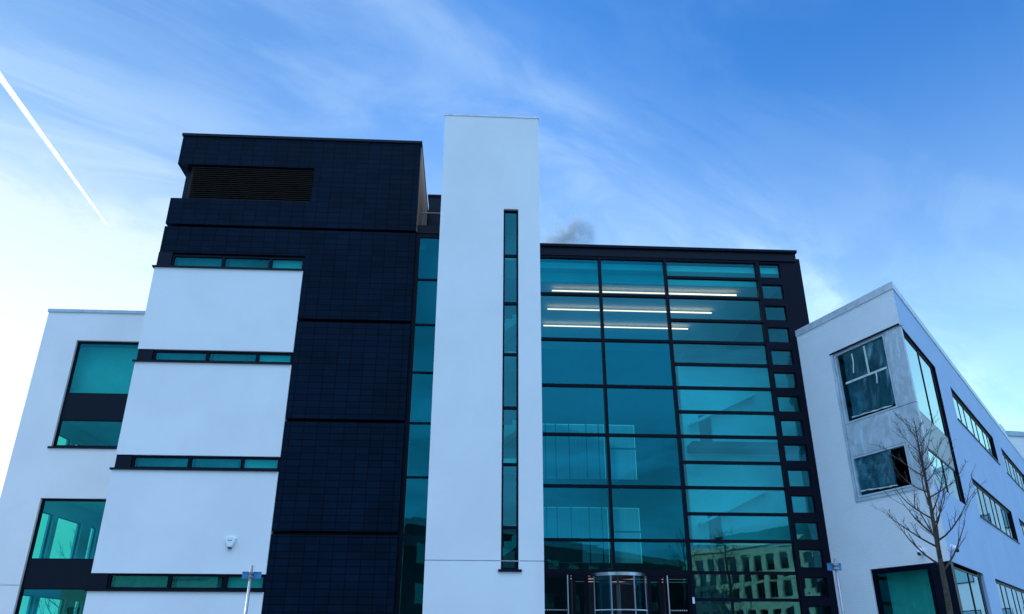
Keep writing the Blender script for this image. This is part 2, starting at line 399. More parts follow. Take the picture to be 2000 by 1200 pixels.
# narrow glazed strip between the block and the tower
T2 = thing('glazed_link', 'narrow dark glass strip between the navy block and the white tower', 'glass wall', (-1.8, 26.2, 0))
window(T2, front(26.25), -2.28, -.9, 0.05, 16.0, 0, 'glass', zs=(4.85, 6.72, 8.58, 10.42, 12.25, 14.07), fw=.07, edge=.16, name='glazing_frame')
MB().box(-2.28, -.9, 26.22, 27.2, 16.0, 16.35).build('parapet', M['navy'], T2)
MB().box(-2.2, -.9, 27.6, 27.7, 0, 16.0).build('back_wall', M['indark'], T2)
for z in FL[:3]: MB().box(-2.2, -.9, 26.5, 27.6, z - .3, z).build('floor_slab', M['indark'], T2)
MB().box(-2.2, -.9, 26.4, 27.7, 16.35, 16.4).build('roof', M['navy'], T2)
rl = MB(); rl.tube([(-2.2, 27.0, 17.35), (-.9, 27.0, 17.35)], .02)
for X in (-2.12, -2.0): rl.tube([(X, 27.0, 16.4), (X, 27.0, 17.6 if X < -2.05 else 17.35)], .025)
rl.build('railing', M['steel_dark'], T2)
T3 = thing('plant_screen', 'navy plant screen on the roof between the block and the tower', 'roof screen', (-1.6, 32, 16.4))
MB().box(-2.2, .4, 31.0, 36.0, 16.4, 20.55).build('screen_panel', M['navy'], T3)
MB().box(-2.26, .45, 30.95, 36.05, 20.55, 20.65).build('coping', M['navy'], T3)

# ------------------------------------------------------------------ white stair tower
T = thing('stair_tower', 'tall plain white tower with one narrow slot window, in the middle', 'tower', (.5, 28, 0))
F = front(24.2)
tw = MB(); tw.skin(F, -1.28, 2.27, 0, 3.86, [(.98, 1.51, 3.63, 3.86)], .3, .3)
tw.box(-1.28, -.98, 24.5, 33, 0, 3.86); tw.box(1.97, 2.27, 24.5, 33, 0, 3.86)
tw.skin(F, -1.28, 2.27, 3.885, 20.0, [(.98, 1.51, 3.885, 15.99)], .3, .3)
tw.box(-1.28, -.98, 24.5, 33, 3.885, 20.0); tw.box(1.97, 2.27, 24.5, 33, 3.885, 20.0); tw.box(-.98, 1.97, 32.7, 33, 0, 20.0)
tw.build('wall', M['white'], T)
MB().box(-.98, 1.97, 24.5, 32.7, 19.2, 19.4).build('roof', M['navy'], T)
MB().box(-1.26, 2.25, 24.215, 24.4, 3.86, 3.885).build('joint_bead', M['coping'], T)
MB().box(-1.30, 2.29, 24.18, 33.02, 20.0, 20.09).build('coping', M['coping'], T)
window(T, F, .98, 1.51, 3.63, 15.99, -.10, 'glass_mid', zs=(4.85, 6.78, 8.62, 10.46, 12.32, 14.15), fw=.09, d=.12, edge=.06)
MB().box(.90, 1.60, 24.14, 24.25, 3.56, 3.63).build('sill', M['navy'], T)
for z in (16.1, 14.2, 10.5, 6.85): MB().box(-.95, 1.95, 24.7, 26.2, z, z + .2).build('landing', M['ceil'], T)
for z in (12.4, 8.6, 4.9):
    ld_ = MB(); outl = []
    for i in range(11): outl += [(-.9 + i * .25, z - 1.9 + i * .17), (-.9 + i * .25, z - 1.9 + (i + 1) * .17)]
    outl += [(1.85, z - 1.9 + 11 * .17), (1.85, z - 1.9 + 11 * .17 - .25), (-.75, z - 2.1), (-.9, z - 2.1)]
    k = len(outl)
    for Y in (25.0, 26.2):
        for X, q in outl: ld_.v.append(Vector((X, Y, q)))
    ld_.f = [list(range(k)), list(range(k, 2 * k))[::-1]] + [[i, (i + 1) % k, k + (i + 1) % k, k + i] for i in range(k)]
    ld_.build('stair_flight', M['ceil'], T)
MB().box(-.9, 1.9, 26.6, 26.7, .05, 19).build('inner_wall', M['indark'], T)

# ------------------------------------------------------------------ glass atrium building
T = thing('atrium_building', 'teal glass curtain walled hall with dark frame, right of the white tower', 'building', (7.6, 31, 0))
F = front(27.4)
HZ = [15.75, 14.13, 12.24, 10.41, 8.56, 6.71, 4.88, 3.84]
f_ = MB()
f_.box(2.27, 2.45, -.12, .05, 3.9, 15.78, F)
for X in (4.94, 7.57): f_.box(X - .055, X + .055, -.12, .06, 3.9, 15.78, F)
f_.box(7.50, 7.64, -.12, .065, 0, 3.9, F)
f_.box(11.33 - .08, 11.33 + .08, -.12, .06, 0, 15.78, F)
for z in HZ[:-1]: f_.box(2.45, 11.3, -.11, .04, z - .05, z + .05, F)
for z in (14.98, 13.14, 11.34, 9.48, 7.61, 5.80, 2.98, 1.1): f_.box(7.57, 11.3, -.11, .04, z - .05, z + .05, F)
f_.box(7.57, 11.3, -.11, .04, 3.79, 3.89, F); f_.box(2.27, 7.5, -.12, .05, 3.72, 3.92, F)
cw = f_.build('curtain_wall', M['frame'], T)
def panes(lst, mt, name='pane', parent=None, fr=F, n=-.04, seed=1):
    g = MB(); rnd = random.Random(seed)
    for a, b_, c, e in lst:
        j = [rnd.uniform(-.004, .004) for _ in range(4)]
        g.quad([fr.P(a, n + j[0], c), fr.P(b_, n + j[1], c), fr.P(b_, n + j[2], e), fr.P(a, n + j[3], e)])
    return g.build(name, M[mt], parent)
zz = HZ[::-1]
panes([(a, b_, c, d) for a, b_ in ((2.3, 4.94), (4.94, 7.57)) for c, d in zip(zz, zz[1:])], 'glass', parent=cw)
hz = sorted([15.75, 14.98, 14.13, 13.14, 12.24, 11.34, 10.41, 9.48, 8.56, 7.61, 6.71, 5.80, 4.88, 3.84, 2.98, 1.1, 0.05])
panes([(7.6, 11.3, c, d) for c, d in zip(hz, hz[1:])], 'glass_mid', parent=cw, seed=2)
# right-hand dark panel pierced with small square windows
sq = [(11.42, 12.26, 15.70 - .922 * i - .62, 15.70 - .922 * i) for i in range(17)]
pnl = MB(); pnl.skin(F, 11.36, 13.12, 0, 15.95, sq, .25, .25); pnl.box(12.87, 13.12, 27.66, 37, 0, 15.95)
pnl.build('side_panel', M['frame'], T)
for i, (a, b_, c, d) in enumerate(sq):
    window(T, F, a, b_, c, d, -.06, 'glass_mid', fw=.03, d=.06, edge=.03)
MB().box(2.27, 12.95, 27.33, 37.0, 15.80, 16.16).build('fascia', M['navy'], T)
MB().box(2.27, 13.0, 27.24, 37.05, 16.16, 16.27).build('roof_cap', M['frame'], T)
for z in (4.83, 8.53, 12.20): MB().box(8.2, 12.8, 27.9, 29.05, z - .28, z - .02).build('floor_slab', M['indark'], T)
MB().box(2.4, 12.8, 27.6, 36.8, 15.35, 15.6).build('ceiling', M['ceil'], T)
bh = MB(); bh.box(2.35, 12.3, 27.95, 28.05, 14.90, 15.75); bh.build('roller_blind', M['blind'], T)
bk = MB(); FB = Frame(0, 36.8, 0)
bwin = [(3.1, 6.5, 8.8, 11.5), (6.65, 8.0, 8.8, 11.5), (3.1, 6.5, 5.0, 7.5), (6.65, 8.0, 5.0, 7.5), (2.8, 4.2, 2.2, 2.75), (5.7, 6.5, 2.25, 2.7)]
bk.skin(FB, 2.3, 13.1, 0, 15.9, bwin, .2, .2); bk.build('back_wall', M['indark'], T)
bl = MB()
for a, b_, c, d in bwin[:4]: bl.box(a, b_, 37.05, 37.06, c, d)
bl2 = MB().box(3.1, 5.2, 36.6, 36.62, 5.0, 5.9).build('cupboard', M['indark'], T)
m, t_, p = mat('sheer_blind'); p.inputs['Base Color'].default_value = (.55, .62, .62, 1); p.inputs['Transmission Weight'].default_value = 0
t_.n.remove(p); tl_ = t_.node('ShaderNodeBsdfTranslucent'); tl_.inputs[0].default_value = (.75, .85, .85, 1)
co = t_.node('ShaderNodeTexCoord').outputs['Object']; x, y, z = t_.xyz(co)
fold = t_.ramp(t_.noise(t_.comb(t_.math('MULTIPLY', x, 9.0), 0.0, 0.0), 1.0, 3), .3, .7, .88, 1.0)
t_.put(tl_.inputs[0], t_.mix(1.0, (.25, .38, .44, 1), t_.comb(fold, fold, fold), 'MULTIPLY'))
t_.l.new(tl_.outputs[0], t_.n['Material Output'].inputs[0]); M['sheer'] = m
bl.build('sheer_blind', M['sheer'], T)
mu = MB()
for c, d in ((8.8, 11.5), (5.0, 7.5)):
    for X in (3.6, 4.1, 4.75, 5.6, 6.2): mu.box(X - .025, X + .025, 36.82, 36.87, c, d)
    mu.box(6.65, 8.0, 36.82, 36.87, (c + d) / 2 + .1, (c + d) / 2 + .18)
mu.build('back_window_frame', M['indark'], T)
iw = MB(); FI = front(28.75)
iw.skin(FI, 8.15, 12.8, 4.9, 11.9, [(8.75, 9.25, 8.58, 9.75), (8.75, 9.25, 4.95, 6.0)], .15, .15)
iw.build('inner_wall', M['inwall'], T)
st_ = MB()
for zb in (9.25, 5.55):
    st_ = MB(); k = len(st_.v)
    for X, z in ((8.35, zb), (11.0, zb + 1.25)):
        for n, dz in ((28.30, 0), (28.73, 0), (28.73, .10), (28.30, .10)): st_.v.append(Vector((X, n, z + dz)))
    for q in ((0, 1, 2, 3), (7, 6, 5, 4), (0, 4, 5, 1), (1, 5, 6, 2), (2, 6, 7, 3), (3, 7, 4, 0)): st_.f.append([k + i for i in q])
    st_.build('stair_stringer', M['inwall'], T)
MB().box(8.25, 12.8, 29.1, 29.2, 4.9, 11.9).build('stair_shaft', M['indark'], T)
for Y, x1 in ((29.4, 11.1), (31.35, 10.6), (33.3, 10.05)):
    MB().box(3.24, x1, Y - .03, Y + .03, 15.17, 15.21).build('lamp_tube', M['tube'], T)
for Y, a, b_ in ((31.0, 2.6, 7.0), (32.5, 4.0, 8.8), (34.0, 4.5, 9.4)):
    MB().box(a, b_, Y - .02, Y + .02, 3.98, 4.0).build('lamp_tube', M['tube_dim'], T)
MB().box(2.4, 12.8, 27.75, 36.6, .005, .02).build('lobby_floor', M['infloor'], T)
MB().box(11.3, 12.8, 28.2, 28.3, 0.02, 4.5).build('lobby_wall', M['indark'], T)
# entrance doors
for a, b_, hx in ((2.45, 3.45, 3.33), (6.62, 7.5, 6.70)):
    dr = window(T, F, a, b_, .03, 3.72, .02, 'glass_dark', fw=.08, d=.08, edge=.07, name='entrance_door')
    MB().tube([(hx, 27.2, .5), (hx, 27.2, 3.72)], .022).build('pull_handle', M['steel'], dr)
    dm = MB()
    for i in range(int((b_ - a - .2) / .07)): dm.box(a + .12 + i * .07, a + .15 + i * .07, .035, .037, 2.62, 2.65, F)
    dm.build('safety_dots', M['plastic'], dr)
window(T, F, 3.50, 4.05, .03, 3.72, .02, 'glass_dark', fw=.06, d=.08, edge=.12, name='side_light')
window(T, F, 6.05, 6.55, .03, 3.72, .02, 'glass_dark', fw=.06, d=.08, edge=.12, name='side_light')
cx, cy, rr = 5.03, 27.25, .93
def arc(r, n=48, a0=0, a1=360): return [(cx + r * math.cos(R(a0 + (a1 - a0) * i / n)), cy + r * math.sin(R(a0 + (a1 - a0) * i / n))) for i in range(n)]
rv = MB(); rv.prism(arc(rr), 3.66, 3.76).build('revolving_door', M['steel'], T)
rv = rv if isinstance(rv, bpy.types.Object) else [o for o in T.children if o.name.startswith('revolving_door')][0]
for a in (200, 245, 295, 340):
    X, Y = cx + (rr - .03) * math.cos(R(a)), cy + (rr - .03) * math.sin(R(a))
    MB().tube([(X, Y, 0.01), (X, Y, 3.66)], .03).build('post', M['steel_dark'], rv)
for a0, a1 in ((200, 245), (295, 340)):
    g = MB(); q = arc(rr - .03, 8, a0, a1) + [(cx + (rr - .03) * math.cos(R(a1)), cy + (rr - .03) * math.sin(R(a1)))]
    for p0, p1 in zip(q, q[1:]): g.quad([(*p0, .03), (*p1, .03), (*p1, 3.66), (*p0, 3.66)])
    g.build('curved_pane', M['glass_dark'], rv)
for a in (35, 125, 215, 305):
    dxx, dyy = math.cos(R(a)), math.sin(R(a)); r1 = rr - .08
    FW = Frame(cx, cy, a)
    fr_ = frame_mb(FW, .03, r1, .04, 3.5, .02, fw=.04, d=.04, edge=.045); fr_.build('door_leaf', M['steel_dark'], rv)
MB().tube([(cx, cy, .02), (cx, cy, 3.66)], .04).build('centre_post', M['steel_dark'], rv)
dd = MB()
for i in range(60):
    a = R(200 + 140 * i / 59); X, Y = cx + (rr - .01) * math.cos(a), cy + (rr - .01) * math.sin(a)
    dd.box(X - .012, X + .012, Y - .003, Y, 2.60, 2.63)
dd.build('safety_dots', M['plastic'], rv)
MB().box(7.53, 7.60, 27.30, 27.335, 2.85, 3.05).build('door_sensor', M['plastic'], T)

# ------------------------------------------------------------------ left wing, set back
T = thing('left_wing', 'set-back white wing with large dark framed windows, leftmost in view', 'building', (-16, 40, 0))
F = front(35.6); W1 = (-18.87, -15.80, 9.70, 14.83); W2 = (-18.78, -15.82, 1.0, 7.42)
wl = MB(); wl.skin(F, -20.5, -9.0, 0, 3.80, [(W2[0], W2[1], 1.0, 3.80)], .35, .35)
wl.skin(F, -20.5, -9.0, 3.82, 16.25, [W1, (W2[0], W2[1], 3.82, W2[3])], .35, .35)
FS = Frame(-20.5, 35.6, 90, side=1)      # side wall, facing -X
sidew = []
for zb, zt in ((9.9, 11.05), (5.0, 7.33), (1.6, 3.62)):
    for a, b_ in ((2.75, 4.35), (4.75, 7.35), (8.4, 9.2)): sidew.append((a, b_, zb, zt))
wl.skin(FS, .36, 12.0, 0, 16.25, sidew, .3, .3)
wl.box(-20.5, -9, 47.6, 47.9, 0, 16.25)
wl.build('wall', M['white'], T)
MB().box(-20.54, -9.0, 35.55, 47.95, 16.25, 16.40).build('coping', M['coping'], T)
MB().box(-20.1, -9.0, 36.0, 47.5, 15.6, 15.9).build('roof', M['navy'], T)
for (a, b_, c, d), zs in ((W1, (10.99, 12.22)), (W2, (3.70, 4.86))):
    fw_ = window(T, F, a, b_, c, d, -.14, 'glass_green', zs=zs, fw=.09, d=.12, edge=.10)
    MB().box(a + .08, b_ - .08, -.24, -.13, zs[0], zs[1], F).build('spandrel', M['navy'], fw_)
    MB().box(a - .12, b_ + .05, -.2, .07, c - .08, c, F).build('sill', M['navy'], fw_)
for z in (12.05, 8.4, 4.75): MB().box(-20.15, -9, 36.1, 47.5, z - .35, z).build('ceiling', M['inwall'], T)
MB().box(-13.0, -12.9, 36.0, 47.5, 0, 15.6).build('partition', M['inwall'], T)
for z0, z1 in ((12.4, 14.8),): MB().box(-19.9, -13.1, 36.5, 36.55, z0, z1).build('blind', M['blind'], T)
for a, b_, c, d in sidew:
    window(T, FS, a, b_, c, d, -.12, 'glass_green', fw=.05, d=.08, edge=.05)

# ------------------------------------------------------------------ right wing: sharp wedge, brick on one face, render on the other
BX, BY, HT = 13.98, 22.85, 12.8
T = thing('wedge_wing', 'sharp cornered white wing with brick end wall, rightmost building beside the young tree', 'building', (20, 32, 0))
FLf = Frame(BX, BY, 107.8, side=1); FRf = Frame(BX, BY, 49.2)
if FLf.n.x > 0: FLf.n = -FLf.n
if FRf.n.y > 0: FRf.n = -FRf.n
lh = [(-1, 3.10, 6.10, 11.25), (-1, 3.10, .55, 3.85)]
bw_ = MB(); bw_.skin(FLf, 0, 4.80, 0, 12.55, lh, .16); bw_.build('brick_wall', M['brick'], T)
rows = ((9.85, 11.2), (6.08, 7.55), (2.45, 3.85))
strips = [(8.1, 18.75), (21.3, 31.9), (34.4, 39.2)]
rh = [(-1, 5.32, 6.10, 11.25), (-1, 5.55, .55, 3.85)] + [(a, b_, c, d) for a, b_ in strips for c, d in rows]
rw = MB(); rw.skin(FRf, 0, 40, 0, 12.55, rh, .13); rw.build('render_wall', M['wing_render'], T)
def P2(fr, s, n): q = fr.P(s, n, 0); return (q.x, q.y)
def isect(n1, n2):      # corner point of the two faces, each moved outward by n1 / n2
    a = FLf.P(0, n1, 0); b_ = FRf.P(0, n2, 0); d1, d2 = FLf.d, FRf.d
    den = d1.x * d2.y - d1.y * d2.x; k = ((b_.x - a.x) * d2.y - (b_.y - a.y) * d2.x) / den
    q = a + d1 * k; return (q.x, q.y)
cp = [P2(FLf, 4.80, .03), isect(.03, .03), P2(FRf, 40, .03), P2(FRf, 40, -.35), isect(-.35, -.35), P2(FLf, 4.80, -.35)]
MB().prism(cp, 12.55, 12.80).build('coping', M['coping_pale'], T)
foot = [isect(-.01, -.01), P2(FRf, 39.9, -.01), (34, 62), (13.4, 40), (13.4, 27.9), P2(FLf, 4.7, -.01)]
sb = MB()
for z0, z1 in ((11.255, 11.75), (7.6, 8.45), (5.60, 6.095), (3.855, 4.5)): sb.prism(foot, z0, z1)
inner = [isect(-.4, -.4), P2(FRf, 39.8, -.4), (34, 61.8), (13.5, 39.8), (13.5, 28.0), P2(FLf, 4.6, -.4)]
sb.build('floor_slab', M['navy'], T) if False else None
for z0, z1 in ((11.255, 11.75), (7.62, 7.9), (5.60, 6.04), (3.855, 4.3)): MB().prism(inner, z0, z1).build('floor_slab', M['indark'], T)
tri = lambda s1, s2, i0, i1: [isect(-i0, -i0), P2(FRf, s2, -i0), P2(FRf, s2, -i1), isect(-i1, -i1), P2(FLf, s1, -i1), P2(FLf, s1, -i0)]
sf = MB()
for z in (11.25, 3.85): sf.prism(tri(3.10, 5.4, .004, .6), z + .003, z + .06)
for z in (6.10, .55): sf.prism(tri(3.10, 5.4, .004, .6), z - .08, z - .003)
sf.build('bay_lining', M['navy'], T)
MB().prism(foot, 12.0, 12.3).build('roof', M['navy'], T)
bwl = MB(); bwl.box(13.4, 13.6, 27.9, 40, 0, 12.3); bwl.prism([(13.4, 40), (34, 62), (34, 61.7), (13.6, 39.8)], 0, 12.3)
bwl.prism([P2(FRf, 39.9, 0), (34, 62), (33.8, 61.8), P2(FRf, 39.7, 0)], 0, 12.3)
bwl.build('rear_wall', M['white'], T)
# zinc corner column and spandrels of the two-storey bay
def column(s_l, s_r, z0, z1, m_, n0=.02):
    c = MB(); c.prism([isect(-n0, -n0), P2(FRf, s_r, -n0), P2(FRf, s_r, -.20), P2(FLf, s_l, -.20), P2(FLf, s_l, -n0)], z0, z1); return c.build('corner_column', M[m_], T)
column(.74, .30, 6.10, 8.64, 'zinc', .012); column(.74, .30, 8.66, 11.25, 'zinc', .012)
MB().box(.75, 3.08, -.10, -.014, 7.50, 8.64, FLf).build('spandrel', M['zinc'], T)
MB().box(  .32, 5.0, -.16, -.06, 7.30, 8.45, FRf).build('spandrel', M['purple_panel'], T, label='grey purple spandrel panel on the long side')
w1 = frame_mb(FLf, .76, 3.08, 8.66, 11.22, -.02, fw=.05, d=.12, edge=.06).build('window', M['win_white'], T)
panes([(.8, 3.0, 8.7, 11.2)], 'glass_dark', parent=w1, fr=FLf, n=-.12)
w2 = frame_mb(FLf, .76, 3.08, 6.13, 7.49, -.02, fw=.05, d=.12, edge=.06).build('window', M['win_white'], T)
panes([(1.4, 3.0, 6.2, 7.45)], 'glass_dark', parent=w2, fr=FLf, n=-.12)
mg = MB(); mg.box(3.10, 3.20, -.02, .03, 6.0, 11.3, FLf); mg.box(.10, 3.20, -.02, .035, 6.0, 6.10, FLf); mg.build('bay_trim', M['zinc'], T)
mg2 = MB(); mg2.box(.02, 3.22, .0, .05, 11.25, 11.30, FLf); mg2.build('drip_edge', M['navy'], T)
def film(s0, s1, z0, z1, seed, parent, n0=-.06):
    nx, nz = 40, 44; me = MB(); rnd = random.Random(seed)
    for j in range(nz + 1):
        for i in range(nx + 1):
            u_, v_ = i / nx, j / nz
            s = s0 + (s1 - s0) * u_; z = z0 + (z1 - z0) * v_
            if v_ == 0: z += .05 * noise.noise(Vector((u_ * 4, seed, 0))) + .03
            nn = .045 * noise.noise(Vector((u_ * 3.5, v_ * 3.5, seed))) + .018 * noise.noise(Vector((u_ * 11 + v_ * 4, v_ * 3, seed + 5)))
            me.v.append(FLf.P(s, n0 + nn, z))
    for j in range(nz):
        for i in range(nx):
            a = j * (nx + 1) + i; me.f.append([a, a + 1, a + nx + 2, a + nx + 1])
    return me.build('protective_film', M['film'], parent, smooth=True)
film(.86, 2.72, 8.78, 11.12, 3, w1); film(1.42, 2.98, 6.26, 7.40, 8, w2)
tp = MB(); tp.box(.88, 2.75, -.03, -.012, 10.02, 10.09, FLf); tp.box(1.62, 1.69, -.03, -.010, 10.09, 11.08, FLf)
tp.tube([FLf.P(2.25, -.02, 11.0), FLf.P(2.22, 0, 10.7), FLf.P(2.3, 0, 10.3)], .022)
tp.tube([FLf.P(1.35, -.01, 10.02), FLf.P(1.33, .01, 9.85), FLf.P(1.38, 0, 9.65)], .022)
tp.build('tape', M['tape'], w1)
hm = MB(); hm.tube([FLf.P(.95 + i * .16, .0, 8.77 + .03 * noise.noise(Vector((i * .6, 2, 0))) + .004 * i) for i in range(12)], [.012 + .008 * (i % 3) for i in range(12)])
hm.build('film_hem', M['tape'], w1)
hm = MB(); hm.tube([FLf.P(1.35 + i * .14, .0, 6.25 + .03 * noise.noise(Vector((i * .5, 5, 0))) + .007 * i) for i in range(12)], [.012 + .007 * (i % 3) for i in range(12)])
hm.build('film_hem', M['tape'], w2)
# glazing on the long side of the bay
for z0, z1 in ((8.45, 11.2), (6.12, 7.30)):
    window(T, FRf, .32, 5.0, z0, z1, -.07, 'glass_bright', vs=(2.75,), fw=.07, d=.04, edge=.05)
lining = MB(); lining.box(5.0, 5.315, -.30, -.10, 6.1, 11.25, FRf); lining.box(5.0, 5.545, -.30, -.10, .55, 3.85, FRf)
lining.box(5.317, 5.322, -.11, -.002, 6.1, 11.25, FRf)
for a, b_ in strips:
    for c, d in rows:
        lining.box(b_ - .014, b_ - .004, -.11, -.002, c + .004, d - .004, FRf); lining.box(a + .004, b_ - .014, -.11, -.002, d - .014, d - .004, FRf)
lining.box(.1, 5.31, -.11, -.003, 11.235, 11.246, FRf); lining.box(.1, 5.54, -.11, -.003, 3.836, 3.846, FRf)
lining.build('reveal_lining', M['navy'], T)
column(.74, .42, .55, 3.85, 'navy', .012)
window(T, FLf, .76, 3.08, .58, 3.83, -.03, 'glass_green', fw=.06, d=.10, edge=.14)
MB().box(.8, 3.0, -.6, -.55, .6, 3.8, FLf).build('blind', M['blind'], T)
window(T, FRf, .44, 5.0, .58, 3.75, -.07, 'glass_bright', vs=(3.05,), fw=.08, d=.04, edge=.05)
for a, b_ in strips:
    for c, d in rows:
        n = (b_ - a) / 7.0
        f3 = window(T, FRf, a + .02, b_ - .02, c + .02, d - .02, -.09, 'glass_bright', vs=[a + n * k + (.25 if k % 2 else 0) for k in range(1, 7)], fw=.055, d=.03, edge=.10)
        MB().box(a - .05, b_ + .05, -.20, .04, c - .05, c, FRf).build('sill', M['navy'], f3)
iwl = MB(); iwl.prism([P2(FRf, 5.2, -3.2), P2(FRf, 39, -3.2), P2(FRf, 39, -3.4), P2(FRf, 5.2, -3.4)], 0, 12); iwl.build('inner_wall', M['indark'], T)
MB().box(27.9, 29.6, -1.9, -.3, 12.3, 13.9, FRf).build('plant_room', M['white'], T)

T = thing('far_building', 'pale flat roofed building far behind the wedge shaped wing at right edge', 'building', (55, 70, 0))
fb = Frame(43.9, 61.0, 8); m_ = MB(); m_.box(0, 30, -15, 0, 0, 17.6, fb); m_.build('wall', M['white'], T)
MB().box(-.1, 30.1, -15.1, .1, 17.6, 18.0, fb).build('coping', M['coping'], T)
for k in range(6):
    for z in (3, 7, 11): window(T, fb, 2 + k * 4.6, 5 + k * 4.6, z, z + 1.6, .05, 'farwin', fw=.08, d=.04)

# ------------------------------------------------------------------ wall fittings
T = thing('alarm_box', 'small white alarm box on the white panel of the navy block', 'alarm', (-7.52, 25.96, 4.52))
ab = MB(); pl = [(-.17, .12), (-.10, .17), (.10, .17), (.17, .12), (.15, 0.0), (.06, -.16), (-.06, -.16), (-.15, 0.0)]
k = len(ab.v); n8 = len(pl)
for Y, s in ((25.96, 1.0), (25.88, 1.0), (25.85, .86)):
    for X, z in pl: ab.v.append(Vector((-7.52 + X * s, Y, 4.53 + z * s)))
for r in range(2):
    for i in range(n8):
        j = (i + 1) % n8; ab.f.append([r * n8 + i, r * n8 + j, (r + 1) * n8 + j, (r + 1) * n8 + i])
ab.f.append([2 * n8 + i for i in range(n8)])
ab.build('housing', M['plastic'], T)
MB().prism([(-7.58, 25.95), (-7.46, 25.95), (-7.47, 25.87), (-7.57, 25.87)], 4.33, 4.375).build('strobe', M['dark_plastic'], T)
lg = MB()
for i in range(6): lg.box(-7.59 + i * .022, -7.575 + i * .022, 25.847, 25.85, 4.565, 4.59 + .004 * (i % 2))
lg.build('lettering', M['dark_plastic'], T)
def dome(loc, label):
    T = thing('security_camera', label, 'camera', loc, 'cameras on the wedge corner')
    x0, y0, z0 = loc; b_ = MB(); rings = []
    for (r, h) in ((.10, .0), (.10, .05), (.085, .12), (.06, .17)): rings.append((r, h))
    out = DOMN
    q0 = Vector(loc)
    b_.tube([q0 - out * .02, q0 + out * .06, q0 + out * .12 + Vector((0, 0, -.04)), q0 + out * .16 + Vector((0, 0, -.07))], [.10, .10, .085, .07], 16)
    b_.build('housing', M['plastic'], T, smooth=False)
    c = MB(); k0 = q0 + out * .15 + Vector((0, 0, -.075)); seg = 14
    for j in range(7):
        ph = math.pi * j / 6
        for i in range(seg):
            th_ = 2 * math.pi * i / seg; c.v.append(k0 + Vector((math.sin(ph) * math.cos(th_), math.sin(ph) * math.sin(th_), math.cos(ph))) * .062)
    for j in range(6):
        for i in range(seg):
            q = (i + 1) % seg; c.f.append([j * seg + i, j * seg + q, (j + 1) * seg + q, (j + 1) * seg + i])
    c.build('lens_dome', M['dark_plastic'], T, smooth=True)
DOMN = FLf.n; dome(tuple(FLf.P(.90, 0, 4.20)), 'white dome camera on the brick face, left of the trunk')
DOMN = FRf.n; dome(tuple(FRf.P(.55, 0, 4.25)), 'white dome camera on the rendered face, right of the trunk')

# ------------------------------------------------------------------ sign poles
def sign(x0, y0, h, tilt, label, wdt, zt):
    T = thing('sign_post', label, 'sign', (x0, y0, 0), 'thin steel posts with small blue plates')
    MB().tube([(x0, y0, 0), (x0, y0, h)], .027, 14).build('pole', M['steel_dark'], T, smooth=True)
    fs = Frame(x0, y0 + .035, tilt); fs.n = Vector((fs.d.y, -fs.d.x, 0))
    p_ = MB(); p_.box(-wdt / 2, wdt / 2, -.05, -.045, zt - .13, zt, fs); p_.box(-wdt / 2, wdt / 2, -.045, -.03, zt - .012, zt, fs); p_.box(-wdt / 2, wdt / 2, -.045, -.03, zt - .13, zt - .118, fs)
    p_.build('sign_plate', M['bluesign'], T)
    c = MB(); c.box(-.045, .045, -.045, .07, zt - .045, zt - .015, fs); c.box(-.045, .045, -.045, .07, zt - .115, zt - .085, fs)
    c.build('clamp', M['steel'], T)
sign(-4.17, 16.0, 2.98, 4, 'steel post with small blue plate in front of the white panels', .36, 2.87)
sign(6.93, 15.0, 3.10, -6, 'steel post with small blue plate beside the wedge shaped wing', .26, 3.02)

# ------------------------------------------------------------------ trees
def tree(base, height, seed, label, lean=(0, 0), r0=.085, first=.42, spread=.17, nb=26, twigs=7, group=None, twr=1.0, name='bare_tree'):
    rnd = random.Random(seed)
    T = thing(name, label, 'tree', base, group)
    B = Vector(base); n = 22; path = []; rad = []
    for i in range(n + 1):
        t_ = i / n
        path.append(B + Vector((lean[0] * t_ + .05 * noise.noise(Vector((t_ * 5, seed, 0))), lean[1] * t_ + .05 * noise.noise(Vector((t_ * 5, seed, 7))), height * t_)))
        rad.append(r0 * (1 - t_) ** .8 * (1.15 if i == 0 else 1) + .006)
    MB().tube(path, rad, 10).build('trunk', M['bark'], T, smooth=True)
    cr = MB()
    def at(t_):
        k = min(int(t_ * n), n - 1); f = t_ * n - k; return path[k].lerp(path[k + 1], f)
    def branch(p, az, el, L, r, depth):
        pts = [p]; steps = 7 if depth == 0 else 4; d_az, e = az, el
        for i in range(steps):
            d_az += rnd.uniform(-.22, .22) + (.0 if depth else 0); e += rnd.uniform(.02, .17) if depth == 0 else rnd.uniform(-.12, .22)
            e = min(e, 1.35)
            pts.append(pts[-1] + Vector((math.cos(d_az) * math.cos(e), math.sin(d_az) * math.cos(e), math.sin(e))) * (L / steps))
        rr_ = [max(r * (1 - i / (steps + .3)), .0028 * twr) for i in range(steps + 1)]
        cr.tube(pts, rr_, 6 if depth == 0 else 4)
        if depth < 2:
            for q in range(twigs if depth == 0 else 3):
                k = rnd.uniform(.18, .97) * steps; i = min(int(k), steps - 1); pp = pts[i].lerp(pts[i + 1], k - i)
                branch(pp, d_az + rnd.choice((-1, 1)) * rnd.uniform(.45, 1.1), e * .5 + rnd.uniform(-.1, .5), L * rnd.uniform(.16, .42), max(rr_[i] * .6, .004 * twr), depth + 1)
    for b in range(nb):
        t_ = first + (1 - first) * .96 * (b / nb) ** .95; az = b * 2.399 + rnd.uniform(-.4, .4)
        L = height * spread * (1 - ((t_ - first) / (1 - first)) ** 1.3 * .78) * rnd.uniform(.75, 1.25)
        branch(at(t_), az, rnd.uniform(.35, .75), L, r0 * .25 * (1.05 - t_) / (1.05 - first) + .006, 0)
    cr.build('branches', M['twig'], T, smooth=True)
    return T
